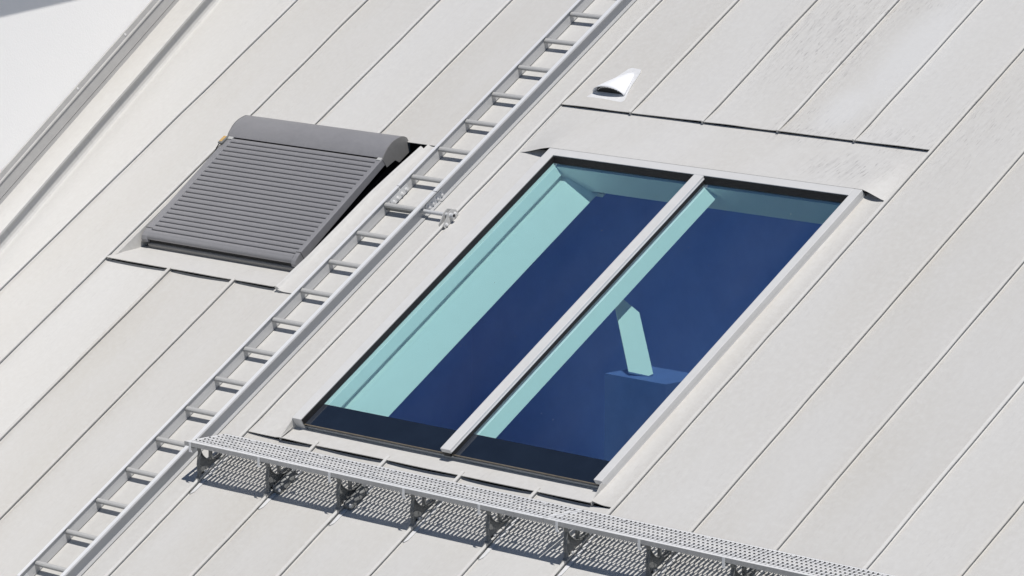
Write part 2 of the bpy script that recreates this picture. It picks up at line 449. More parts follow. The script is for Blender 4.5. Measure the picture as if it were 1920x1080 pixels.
# --- plaster wall of the neighbouring house rising beyond the verge
wall = thing('plaster_wall', (-4.2, -1.0, -1.0), 'white plastered wall rising beyond the roof verge in the upper left corner', 'wall')
e_ = .46; dn = e_ / .413; dv = .377 * dn
def eave_n(v): return .65 + dn - .548 * (v + .417 - dv)
wb = MB()
wrings = []
for v in (VB - 1, 5.0):
    a = verge(v) - .222
    wrings.append([(a, v, -3), (a, v, eave_n(v) + .05), (a - .45, v, eave_n(v) + .05), (a - .45, v, -3)])
wb.sweep(wrings); wb.build('wall_body', M_PLASTER, wall)
swept([(-.200, .130), (-.200, .163), (-.214, .163), (-.214, .130)], VB, VT, 'lower_flashing', M_ZINC, wall)
swept([(-.198, .168), (-.200, .248), (-.190, .254), (-.192, .262), (-.203, .266), (-.206, .303), (-.2215, .303), (-.2215, .168)], VB, VT, 'wall_flashing', M_ZINC, wall)
sb = MB()
sb.tube((0, 0, 0), (.006, 0, 0), .009, 10); 
first = None
for v in (-1.75, -0.75, -0.13, .87, 1.87):
    p = Vector((verge(v) - .206, v, .288))
    if first is None:
        first = sb.build('screw', M_STEEL, wall, base=(0, 0, 0)); first.location = p - Vector(wall['_base'])
        loc0 = p
    else:
        share(first, wall, p - loc0)
# eave of the neighbouring roof (above the picture), it shades the top of the wall
eb = MB(); rings = []
for v in (VB - .8, 4.8):
    a = verge(v) - .222; n = eave_n(v)
    rings.append([(a + e_, v, n), (a + e_, v, n + .10), (a - 3, v, n + .35), (a - 3, v, n)])
eb.sweep(rings); eb.build('eave', M_BRICK, wall)

# ------------------------------------------------------------------ house body under the roof (closed and dark inside)
house = bpy.data.objects.new('house_body', None); sc.collection.objects.link(house); house['_base'] = [0, 0, 0]
top(house, 'rendered house body carrying the metal roof', 'house')
W = lambda u, v, n=0: tuple(ROOF @ Vector((u, v, n)))
y0 = W(0, VB + .4, -.2)[1]; z0 = W(0, VB + .4, -.2)[2]; yr = W(0, VT, -.2)[1]; zr = W(0, VT, -.2)[2]
yb = 2 * yr - y0
xl, xr = -5.1, U_END - .2
hb = MB(); hb.box((xl, y0, 0), (xr, y0 + .3, z0 - .15)); hb.build('front_wall', M_BRICK, house)
hb = MB(); hb.box((xl, yb - .3, 0), (xr, yb, z0 - .15)); hb.build('back_wall', M_BRICK, house)
for nm, x in (('gable_wall', xl), ('gable_wall', xr - .3)):
    hb = MB(); hb.prism([(y0, 0), (yb, 0), (yb, z0 - .15), (yr, zr - .1), (y0, z0 - .15)], x, x + .3, 0); hb.build(nm, M_BRICK, house)
hb = MB(); hb.prism([(yr, zr + .2), (yb + .5, z0 - .1), (yb + .5, z0 - .3), (yr, zr)], xl - .1, U_END, 0); hb.build('back_slope', M_BRICK, house)
zf = W(0, SKV0, 0)[2] - .85
yf = (zf - BASE_Z) / ST * CT + .55
hb = MB(); hb.box((xl + .3, yf, zf - .2), (xr - .3, yb - .3, zf)); hb.build('attic_floor', M_CARPET, house)
hb = MB(); hb.box((xl + .3, yf, z0 - .5), (xr - .3, yf + .1, zf - .2)); hb.build('knee_wall', M_BRICK, house)
hb = MB(); hb.box((-1.2, .32, zf), (4.6, .42, W(0, .30 / CT, -.25)[2])); hb.build('attic_partition', M_INNER, house)
for x in (-1.3, 4.6):
    hb = MB(); hb.prism([(yf + .2, zf), (.42, zf), (.42, W(0, .42 / CT - .3, -.25)[2]), (yf + .2, W(0, (yf + .2) / CT - .3, -.25)[2])], x, x + .1, 0); hb.build('attic_partition', M_INNER, house)

# ------------------------------------------------------------------ big skylight
sk = thing('skylight', (1.7, SKV0, 0), 'large two-pane blue glass skylight in a pale grey frame', 'skylight')
GN = 0.036
fw = 0.082
MU0, MU1 = 1.692, 1.775
# frame bars
def bar(poly, v0, v1, name, mat=M_FRAME, bevel=.003):
    b_ = MB(); b_.prism(poly, v0, v1, 1); return b_.build(name, mat, sk, bevel=bevel)
lf = MB(); lf.prism([(SKV0, FN), (SKV0, FN - .012), (SKV0 - .002, -.02), (SKV1, -.02), (SKV1, FN)], SKU0, SKU0 + fw, 0)
b_ = MB(); b_.box((SKU0, SKV0, -.02), (SKU0 + fw, SKV1 - .001, FN)); lfo = b_.build('frame_bar', M_FRAME, sk, bevel=.003)
b_ = MB(); b_.box((2.985, SKV0, GN + .004), (SKU1, SKV1 - .001, FN)); b_.build('frame_bar', M_FRAME, sk, bevel=.003)
b_ = MB(); b_.box((2.995, SKV0 + .01, -.02), (SKU1 - .001, SKV1 - .002, GN + .004)); b_.build('frame_side', M_FRAME, sk)
b_ = MB(); b_.prism([(SKV1 + .005, FN + .001), (SKV1 + .005, -.02), (-.55, -.02), (-.55, FN + .001)], SKU0 + .001, SKU1 - .001, 0)
b_ = MB(); b_.box((SKU0 + fw + .001, -.553, -.02), (2.984, SKV1 - .001, FN + .0005)); b_.build('frame_bar', M_FRAME, sk, bevel=.003)
b_ = MB(); b_.box((MU0, SKV0 - .004, GN + .012), (MU1, -.5545, FN + .003)); mull = b_.build('mullion', M_FRAME, sk, bevel=.004)
b_ = MB(); b_.box((MU0 + .006, SKV0 + .002, GN - .01), (MU1 - .006, -.556, GN + .012)); b_.build('rubber_seal', M_BLACK, mull, base=sk['_base'])
b_ = MB(); b_.box((MU1 - .001, SKV0 + .004, GN + .020), (MU1 + .006, -.556, GN + .024)); b_.build('trim_line', M_ALU, mull, base=sk['_base'])
b_ = MB(); b_.box((MU0 + .01, SKV0 - .006, GN - .012), (MU1 - .012, SKV0 + .0, GN + .010)); b_.build('end_block', M_BLACK, mull, base=sk['_base'])
# black glazing seals on the inner faces of the frame
b_ = MB(); b_.prism([(SKU0 + fw + .001, FN - .006), (SKU0 + fw + .006, FN - .008), (SKU0 + fw + .013, GN + .001), (SKU0 + fw + .001, GN + .001)], SKV0 + .004, -.556, 1); b_.build('rubber_seal', M_BLACK, sk)
b_ = MB(); b_.prism([(-.554, FN - .004), (-.560, FN - .008), (-.568, GN + .018), (-.585, GN + .001), (-.554, GN + .001)], SKU0 + fw + .015, 2.983, 0); b_.build('rubber_seal', M_BLACK, sk)
b_ = MB(); b_.prism([(MU1 + .0, GN + .018), (MU1 + .007, GN + .018), (MU1 + .014, GN + .001), (MU1 + .0, GN + .001)], SKV0 + .004, -.587, 1); b_.build('rubber_seal', M_BLACK, sk)
# panes with dark enamelled lower edge
for a, c in ((SKU0 + fw + .001, MU0 + .008), (MU1 - .008, 2.99)):
    b_ = MB(); b_.face([(a, -2.990, GN), (c, -2.990, GN), (c, -.556, GN), (a, -.556, GN)])
    pane = b_.build('glass_pane', M_GLASS, sk, recalc=False)
    b_ = MB(); b_.box((a, SKV0 + .006, GN - .020), (c, -2.9905, GN)); b_.build('enamelled_edge', M_FRIT, pane, base=sk['_base'])
    b_ = MB(); b_.box((a, SKV0 + .001, GN - .003), (c, SKV0 + .006, GN + .0015)); b_.build('edge_trim', M_BROWN, pane, base=sk['_base'])
b_ = MB(); b_.box((SKU0 + .02, SKV0 + .025, -.06), (SKU1 - .03, SKV0 + .05, GN - .021)); b_.build('sill_upstand', M_BLACK, sk)
# tapered cheek plates at the lower corners, apron
for a, b2, sgn in ((SKU0, .312, 1), (SKU1, 3.044, -1)):
    b_ = MB()
    t = .006 * sgn
    b_.face([(a, SKV0 + .02, FN - .004), (a, SKV0 + .02, -.01), (b2, -3.318, -.002), (b2, -3.318, .012)])
    b_.face([(a + t, SKV0 + .02, FN - .004), (a + t, SKV0 + .02, -.01), (b2 + t, -3.318, -.002), (b2 + t, -3.318, .012)])
    for q in ((0, 3), (3, 2)):
        p = [(a, SKV0 + .02, FN - .004), (a, SKV0 + .02, -.01), (b2, -3.318, -.002), (b2, -3.318, .012)]
        r = [(x + t, y, z_) for x, y, z_ in p]
        b_.face([p[q[0]], p[q[1]], r[q[1]], r[q[0]]])
    b_.build('cheek_plate', M_SHEET, sk)
b_ = MB()
def apron(u, v):
    t = (v + 3.318) / (.13)
    t = max(0, min(1, t)); return (u, v, .021 - .026 * t + .005 * noise.noise(Vector((u * 2.2, 3, 9))) * (1 - t) + .002 * noise.noise(Vector((u * 1.6, v * 4, 0))))
b_.grid(frange(.316, 3.040, .09), [-3.318, -3.30, -3.27, -3.24, -3.21, -3.184], apron)
b_.grid(frange(.316, 3.040, .09), [-3.3185, -3.318], lambda u, v: (u, -3.319, apron(u, -3.318)[2] - (.005 if v < -3.3182 else 0)))
b_.build('apron', M_SHEET, sk, smooth=True)
# saddle gussets: the underside of the saddle at the two upper corners is closed by a dark board
# linings under the glass
b_ = MB(); b_.prism([(.440, GN - .004), (.492, -.038), (.462, -.048), (.462, -.074), (.520, -.074), (.720, -.188), (.700, -.205), (.41, -.12), (.41, GN - .004)], -3.17, -.556, 1)
b_.build('reveal_board', M_LINING, sk)
b_ = MB(); b_.prism([(.66, -.21), (.74, -.21), (.715, -.24), (.64, -.24)], -.5555, 0.9, 1); b_.build('reveal_board', M_LINING, sk)
b_ = MB(); b_.box((.461, -.592, -.165), (2.98, -.570, GN - .022)); b_.build('head_board', M_LINING, sk)
b_ = MB(); b_.box((2.982, -3.17, -.30), (3.0, -.40, GN - .022)); b_.build('reveal_board', M_LINING, sk)
b_ = MB(); b_.prism([(MU0 + .012, GN - .012), (MU1 - .012, GN - .012), (MU1 + .085, -.053), (MU0 - .07, -.053)], -3.15, -.5925, 1); b_.build('glazing_beam', M_LINING, sk)
b_ = MB(); b_.box((.47, -3.17, -.32), (2.98, -3.155, GN - .022)); b_.build('sill_board', M_LINING, sk)

# ------------------------------------------------------------------ white board put in for a sunlit patch inside
def at_ray(px, py, dist_from_glass):
    d = Vector(((px - 960) / 8581.7957, (py - 540) / 8581.7957, 1.0))
    w = Vector((sum(CAM_R[k][i] * d[k] for k in range(3)) for i in range(3)))
    s = (GN - CAM_POS.z) / w.z
    return CAM_POS + w * s + w.normalized() * dist_from_glass
BP = at_ray(1199, 702, .70)
scr = thing('sun_patch_board', BP, 'white board put in for a patch of sunlight indoors, seen through the right pane', 'board')
BR = Vector(CAM_R[0]); BU = -Vector(CAM_R[1]); BN = -Vector(CAM_R[2])
LEAN = math.radians(38)                                    # the board leans back from the window
BU, BN = (BU - BN * math.tan(LEAN)), (BN * math.cos(LEAN) + BU * math.sin(LEAN))
outline = [(-19, 5), (16, -2.5), (24, 1), (2, 108), (-31, 136), (-43, 130)]
K_ = 30.0 / 8581.8
b_ = MB()
f_ = [BP + BR * (x * K_) + BU * (y * K_) for x, y in outline]; k_ = [p - BN * .018 for p in f_]
b_.face(f_); b_.face(k_[::-1])
for i in range(len(f_)):
    j = (i + 1) % len(f_); b_.face([f_[i], f_[j], k_[j], k_[i]])
b_.build('board_face', M_LINING, scr)
wb_ = ROOF @ BP
hb = MB(); hb.box((wb_.x - .22, wb_.y - .08, zf), (wb_.x + .30, wb_.y + .30, wb_.z - .012)); hb.build('attic_cabinet', M_CABINET, house)  # cabinet invented to carry the board; its blue blends into the pane

# ------------------------------------------------------------------ shuttered roof window
rw = thing('roof_window', (-1.79, -1.81, 0), 'roof window closed by a grey slatted roller shutter, sunk in the roof beside the ladder', 'roof window')
RU0, RU1 = -2.580, -0.997
def wn(v): return 0.061 * (v + 1.73)
# recess floor and cheeks
b_ = MB(); b_.box((-2.598, -2.0, -.140), (-.86, -.50, -.130)); b_.build('recess_floor', M_DARK, rw)
b_ = MB(); b_.prism([(-2.072, .004), (-2.06, .001), (-1.94, -.045), (-1.77, -.115), (-.55, -.13), (-.55, .003)], -2.604, -2.597, 0); b_.build('cheek_plate', M_SHEET, rw)
b_ = MB(); b_.prism([(-2.06, .001), (-1.94, -.045), (-1.77, -.115), (-.56, -.13), (-.56, .0)], -.862, -.856, 0); b_.build('cheek_plate', M_SHEET, rw)
b_ = MB(); b_.box((-2.6, -.512, -.13), (-.68, -.506, -.012)); b_.build('head_plate', M_DARK, rw)
# apron below
def ap(u, v):
    t = (v + 2.070) / .30
    lip = .021 + .004 * noise.noise(Vector((u * 2.4, 8, 1)))
    n = lip + (-.118 - lip) * t
    tl = max(0, 1 - (u + 2.598) / .20)          # folded corner
    n += .012 * tl * max(0, 1 - abs(t - .35) / .5)
    return (u, v, n)
b_ = MB(); b_.grid(frange(-2.635, -.912, .075), [-2.070, -2.05, -2.01, -1.96, -1.90, -1.84, -1.77], ap)
b_.grid(frange(-2.635, -.912, .075), [0, 1], lambda u, v: (u, -2.071, ap(u, -2.07)[2] - .005 * (1 - v)))
b_.build('apron', M_SHEET, rw, smooth=True)
# raised ridge on the right
b_ = MB(); rings = []
for v in frange(-2.078, -.60, .06):
    uu = ridge_u(v); h = .034 + .003 * noise.noise(Vector((v * 3, 1, 1)))
    rings.append([(uu + .032 + a, v, n) for a, n in ((-.035, -.05), (-.035, h - .010), (-.030, h - .002), (-.020, h + .002), (-.006, h - .002), (-.001, h - .010), (.004, h - .016), (.010, .012), (.016, .002), (.016, -.05))])
b_.sweep(rings); b_.build('side_ridge', M_SHEET, rw, smooth=True)
# dark sash below the shutter
b_ = MB(); b_.box((RU0 + .05, -1.775, -.128), (RU1 - .045, -.60, -.055)); b_.build('sash', M_BLACK, rw)
b_ = MB(); b_.prism([(-1.797, -.112), (-1.793, -.076), (-1.785, -.072), (-1.75, -.072), (-1.75, -.118)], RU0 + .045, RU1 - .045, 0); b_.build('sill_trim', M_SHUT2, rw)
# rails
for a, c in ((RU0, RU0 + .062), (RU1 - .042, RU1)):
    b_ = MB()
    prof = [(-.74, wn(-.74)), (-1.70, wn(-1.70)), (-1.745, wn(-1.745) - .004), (-1.775, -.016), (-1.792, -.034), (-1.797, -.054), (-1.785, -.064), (-1.70, wn(-1.70) - .062), (-.74, wn(-.74) - .050)]
    b_.prism(prof, a, c, 0); rl = b_.build('side_rail', M_SHUT, rw, bevel=.004)
    b_ = MB(); b_.box((a - .0015, -1.712, -.09), (c + .0015, -1.709, wn(-1.71) + .0012)); b_.build('joint', M_BLACK, rl, base=rw['_base'])
# slats
b_ = MB(); rings = []
SP = 0.0424
prof = [(-.0195, -.008), (-.0185, -.0005), (-.0125, .0035), (-.004, .0055), (.005, .005), (.013, .0018), (.0195, -.004), (.0205, -.008)]
b_.prism(prof, RU0 + .060, RU1 - .040, 0)
slat0 = None
for i in range(23):
    v = -.806 - SP * i
    p = Vector((0, v, wn(v) - .007))
    if slat0 is None:
        slat0 = b_.build('slat', M_SHUT, rw, base=(0, 0, 0), smooth=True); slat0.location = p - Vector((0, rw['_base'][1], rw['_base'][2])); slat0.location.x = -rw['_base'][0]
        sp0 = p
    else:
        c = share(slat0, rw, p - sp0)
    # under each joint a dark strip
b_ = MB(); b_.box((RU0 + .058, -1.76, -.055), (RU1 - .040, -.78, -.03)); 
b_ = MB(); b_.prism([(-1.762, wn(-1.762) - .016), (-.76, wn(-.76) - .016), (-.76, wn(-.76) - .03), (-1.762, -.055)], RU0 + .058, RU1 - .039, 0); b_.build('slat_backing', M_BLACK, rw)
# bottom rounded slat
pb = [(-1.757, wn(-1.757) - .005)] + [(-1.757 - .026 * math.sin(t) , -.036 + .028 * math.cos(t)) for t in (0.25, .55, .85, 1.15, 1.45, 1.75)] + [(-1.765, -.046), (-1.75, -.04)]
b_ = MB(); b_.prism(pb, RU0 + .060, RU1 - .040, 0); b_.build('end_slat', M_SHUT, rw, smooth=True)
# casing
arc = [(-.786, .059), (-.772, .067), (-.755, .075), (-.733, .083), (-.71, .090), (-.675, .095), (-.642, .094), (-.608, .087), (-.571, .075), (-.550, .057), (-.538, .036), (-.537, -.012), (-.555, -.030)]
b_ = MB(); b_.prism(arc + [(-.60, -.03), (-.60, .03), (-.772, .05), (-.784, .054)], RU0 - .002, RU1 - .004, 0); cas = b_.build('casing', M_SHUT, rw, smooth=True)
endp = [(-.789, .058), (-.772, .069), (-.755, .077), (-.71, .092), (-.675, .097), (-.642, .096), (-.608, .089), (-.571, .077), (-.550, .059), (-.537, .038), (-.537, -.012), (-.564, -.057), (-.685, -.058), (-.707, -.022), (-.793, -.015), (-.796, .052)]
for a, c in ((RU1 - .003, RU1 + .003), (RU0 - .008, RU0 - .003)):
    b_ = MB(); b_.prism(endp, a, c, 0); b_.build('end_cap', M_SHUT2, rw, bevel=.0015)
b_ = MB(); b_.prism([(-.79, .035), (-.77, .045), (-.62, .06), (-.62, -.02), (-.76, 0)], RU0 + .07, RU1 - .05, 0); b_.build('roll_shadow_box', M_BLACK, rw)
for a, c in ((RU0 + .012, RU0 + .062), (RU1 - .045, RU1 - .006)):
    b_ = MB(); b_.box((a, -.812, wn(-.8) - .01), (c, -.785, wn(-.8) + .006)); b_.build('rail_stop', M_RUNG, rw, bevel=.004)
# small solar sensor on the left rail
sens = MB(); sens.box((-2.602, -.872, .055), (-2.560, -.795, .073)); so = sens.build('solar_sensor', M_BRKT, rw, bevel=.006)
b_ = MB(); b_.box((-2.597, -.858, .0731), (-2.568, -.800, .0745)); b_.build('solar_cell', M_AMBER, so, base=rw['_base'])
b_ = MB(); b_.tube((-2.590, -.875, .060), (-2.592, -.905, .050), .004, 6); b_.tube((-2.592, -.905, .050), (-2.590, -.96, .02), .004, 6); b_.build('cable', M_BLACK, so, base=rw['_base'])

# ------------------------------------------------------------------ ladder
lad = thing('roof_ladder', (-.41, -3.0, 0), 'long aluminium roof ladder lying up the slope between shuttered window and skylight', 'ladder')
LH, LB = 0.092, 0.006
LUL, LUR = -.583, -.250          # webs
JOINTS = [-7.0, -4.905, -1.056, 2.80, 4.4]
def stringer(ul, side, v0, v1):
    s = side          # +1 : channel opens to the right, -1 : to the left
    w = .036 if s > 0 else .016; t = .004; lip = .006 if s > 0 else .011
    prof = [(-lip * s, LH), (w * s, LH), (w * s, LH - .006), (w * s - .003 * s, LH - .006), (w * s - .003 * s, LH - t), (t * s, LH - t),
            (t * s, LH - .020), (.011 * s, LH - .021), (.011 * s, LH - .025), (t * s, LH - .026), (t * s, LB + t), (w * s, LB + t), (w * s, LB), (0, LB), (0, LH - t), (-lip * s, LH - t)]
    b_ = MB(); b_.prism([(ul + a, n) for a, n in prof], v0, v1, 1)
    st_ = b_.build('stringer', M_ALU2, lad)
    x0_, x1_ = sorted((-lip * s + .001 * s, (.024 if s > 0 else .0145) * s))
    b_ = MB(); b_.box((ul + x0_, v0, LH), (ul + x1_, v1, LH + .0012)); b_.build('lit_flange', M_FLANGE, st_, base=lad['_base'])  # bright strip puts the sunlight on the flange into the colour
    return st_
for a, c in zip(JOINTS, JOINTS[1:]):
    stringer(LUL, -1, a + .003, c - .003); stringer(LUR, 1, a + .003, c - .003)
# rungs : rounded tops, flat ribbed body
rp = [(a * 1.15, b * 1.15) for a, b in [(-.015, .004), (-.0135, .014), (-.008, .0195), (0, .0215), (.008, .0195), (.0135, .014), (.015, .004), (.012, -.002), (-.012, -.002)]]
b_ = MB(); b_.prism(rp, LUL + .001, LUR - .001, 0)
r0 = None
for i in range(-7, 27):
    v = .850 - .2944 * i
    if v < -6.9 or v > 4.3: continue
    p = Vector((0, v - .004, LH - .040))
    if r0 is None:
        r0 = b_.build('rung', M_RUNG, lad, base=(0, 0, 0), smooth=True)
        r0.location = p - Vector(lad['_base']); rp0 = p
    else: share(r0, lad, p - rp0)
# splice plates and bolts, clamp bars on the seam
bolt = MB(); bolt.tube((0, 0, 0), (.004, 0, 0), .011, 12); bolt.tube((.004, 0, 0), (.012, 0, 0), .007, 6)
bolt0 = None
def put_bolt(parent, p, flip=False):
    global bolt0
    if bolt0 is None:
        bolt0 = bolt.build('bolt', M_STEEL, parent, base=(0, 0, 0)); bolt0.location = Vector(p) - Vector(lad['_base']); return bolt0
    c = bolt0.copy(); sc.collection.objects.link(c); c.parent = parent; c.location = Vector(p) - Vector(lad['_base']); return c
for j in (-4.905, -1.056):
    for uu, dirn in ((LUL + .001, 1), (LUR + .0045, 1)):
        b_ = MB(); b_.prism([(j - .115, LB + .012), (j - .105, LB + .006), (j + .055, LB + .006), (j + .065, LB + .018), (j + .065, LH - .03), (j - .105, LH - .03), (j - .115, LH - .038)], uu, uu + .004, 0)
        sp = b_.build('splice_plate', M_ALU, lad)
        for k, dv_ in enumerate((-.092, -.052, -.005, .040)):
            put_bolt(sp, (uu + .004, j + dv_, .034))
    vb = j - .150
    b_ = MB(); b_.tube((LUL - .03, vb, .047), (0.055, vb, .047), .0135, 14); cb = b_.build('clamp_bar', M_ALU, lad, smooth=True)
    b_ = MB(); b_.box((LUL + .001, vb - .018, .022), (LUR - .001, vb + .002, .056)); b_.build('support_channel', M_BRKT, lad)
    b_ = MB()
    pl = [(vb - .085, .002), (vb - .090, .030), (vb - .040, .052), (vb - .012, .070), (vb + .030, .072), (vb + .060, .046), (vb + .062, .010), (vb + .04, .002)]
    b_.prism(pl, .016, .023, 0); cl = b_.build('seam_clamp', M_RUNG, lad)
    b_ = MB(); b_.prism(pl, -.024, -.017, 0); b_.build('seam_clamp', M_RUNG, lad)
    put_bolt(cl, (.023, vb - .062, .020)); put_bolt(cl, (.023, vb + .036, .034))
    b_ = MB(); b_.tube((.023, vb, .047), (.027, vb, .047), .016, 12); b_.build('collar', M_STEEL, cl, base=lad['_base'])
    b_ = MB(); b_.tube((.0272, vb, .047), (.060, vb, .047), .0136, 12)
    b_ = MB(); b_.tube((.0551, vb, .047), (.0555, vb, .047), .011, 12); b_.build('bar_hole', M_BLACK, cb, base=lad['_base'])

# ------------------------------------------------------------------ walkway
wk = thing('roof_walkway', (2.0, -3.7, 0), 'perforated galvanised steel walkway on brackets along the foot of the skylight', 'walkway')
WD = 0.335                        # depth of tread
# tread frame: x = u, d = depth from the front edge (horizontal), h = height above tread top
VF, NF = -3.698, 0.252
def T(u, d, h=0.0): return (u, VF + CT * d + ST * h, NF - ST * d + CT * h)
PU, PR = 0.0352, 0.0555
HA, HB = PR * 0.5 + .0095, PR * 0.5 - .0095
NR = 5
D_FIRST = 0.062
def tread(u0, u1, name):
    mb = MB(); n = int((u1 - u0 - .02) / PU); m0 = u0 + ((u1 - u0) - n * PU) / 2
    slot = [(0, .0325), (.005, .0275), (.0072, .019), (.0072, -.019), (.005, -.0275), (0, -.0325), (-.005, -.0275), (-.0072, -.019), (-.0072, .019), (-.005, .0275)]
    hexp = [(0, HA), (PU * .25, (HA + HB) / 2), (PU / 2, HB), (PU / 2, -HB), (PU * .25, -(HA + HB) / 2), (0, -HA), (-PU * .25, -(HA + HB) / 2), (-PU / 2, -HB), (-PU / 2, HB), (-PU * .25, (HA + HB) / 2)]
    th = .002
    for r in range(NR):
        off = 0 if r % 2 == 0 else .5
        cd = D_FIRST + r * PR
        for i in range(n):
            cu = m0 + (i + .5 + off) * PU
            if off and i == n - 1: 
                continue
            base = len(mb.v)
            for hh, lipk in ((0, 1), (-th, 1)):
                mb.v += [T(cu + a, cd + b_, hh) for a, b_ in hexp]
                mb.v += [T(cu + a, cd + b_, hh) for a, b_ in slot]
            for k in range(10):
                k2 = (k + 1) % 10
                mb.f.append((base + k, base + k2, base + 10 + k2, base + 10 + k)); mb.mi.append(0)
                mb.f.append((base + 20 + k2, base + 20 + k, base + 30 + k, base + 30 + k2)); mb.mi.append(0)
                mb.f.append((base + 10 + k, base + 10 + k2, base + 30 + k2, base + 30 + k)); mb.mi.append(0)
            # punched-up tongue at the far end of the slot
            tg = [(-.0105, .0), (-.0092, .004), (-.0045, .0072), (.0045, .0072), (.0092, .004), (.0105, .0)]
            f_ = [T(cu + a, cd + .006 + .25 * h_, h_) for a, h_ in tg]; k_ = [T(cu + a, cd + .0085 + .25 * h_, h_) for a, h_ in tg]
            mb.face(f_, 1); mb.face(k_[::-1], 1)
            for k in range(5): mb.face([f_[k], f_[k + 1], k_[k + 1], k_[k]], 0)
        if off:      # half cells at both ends of staggered rows
            for s in (-1, 1):
                cu = m0 if s < 0 else m0 + n * PU
                q = [(0, HA), (-s * PU / 2, HB), (-s * PU / 2, -HB), (0, -HA)]
                for hh in (0, -th): mb.face([T(cu + a, cd + b_, hh) for a, b_ in q])
    # plain margins
    def zig(r, up):
        cd = D_FIRST + r * PR; off = 0 if r % 2 == 0 else .5; pts = []
        i = 0
        for k in range(2 * n + 1):
            peak = (k % 2 == 1) if off == 0 else (k % 2 == 0)
            pts.append((m0 + k * PU / 2, cd + up * (HA if peak else HB)))
        return pts
    for edge, zz in ((0.0, zig(0, -1)), (WD, zig(NR - 1, 1))):
        for a, b_ in zip(zz, zz[1:]):
            for hh in (0, -th): mb.face([T(a[0], a[1], hh), T(b_[0], b_[1], hh), T(b_[0], edge, hh), T(a[0], edge, hh)])
    for a, b_ in ((u0, m0), (m0 + n * PU, u1)):
        for hh in (0, -th): mb.face([T(a, 0, hh), T(b_, 0, hh), T(b_, WD, hh), T(a, WD, hh)])
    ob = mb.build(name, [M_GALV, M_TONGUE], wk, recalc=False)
    # folded edges
    for d0, d1 in ((-.002, .0), (WD, WD + .002)):
        e = MB(); e.sweep([[T(x, d0 - .000, .0005), T(x, d1, .0005), T(x, d1, -.024), T(x, d0, -.024)] for x in (u0, u1)]); e.build('folded_edge', M_EDGE, ob, base=wk['_base'])
        s = 1 if d0 < .1 else -1
        e = MB(); e.sweep([[T(x, d0 + .0 * s, -.0241), T(x, d0 + s * .018, -.0241), T(x, d0 + s * .018, -.0265), T(x, d0, -.0265)] for x in (u0, u1)]); e.build('return_fold', M_EDGE, ob, base=wk['_base'])
    # tread bolts
    return ob
END = 7.0
t1 = tread(-.066, 3.098, 'tread_panel'); t2 = tread(3.104, END, 'tread_panel')

bh = MB(); bh.tube((0, 0, 0), (0, .0, .004), .013, 12); bh.tube((0, 0, .004), (0, 0, .007), .009, 10)
bh0 = None
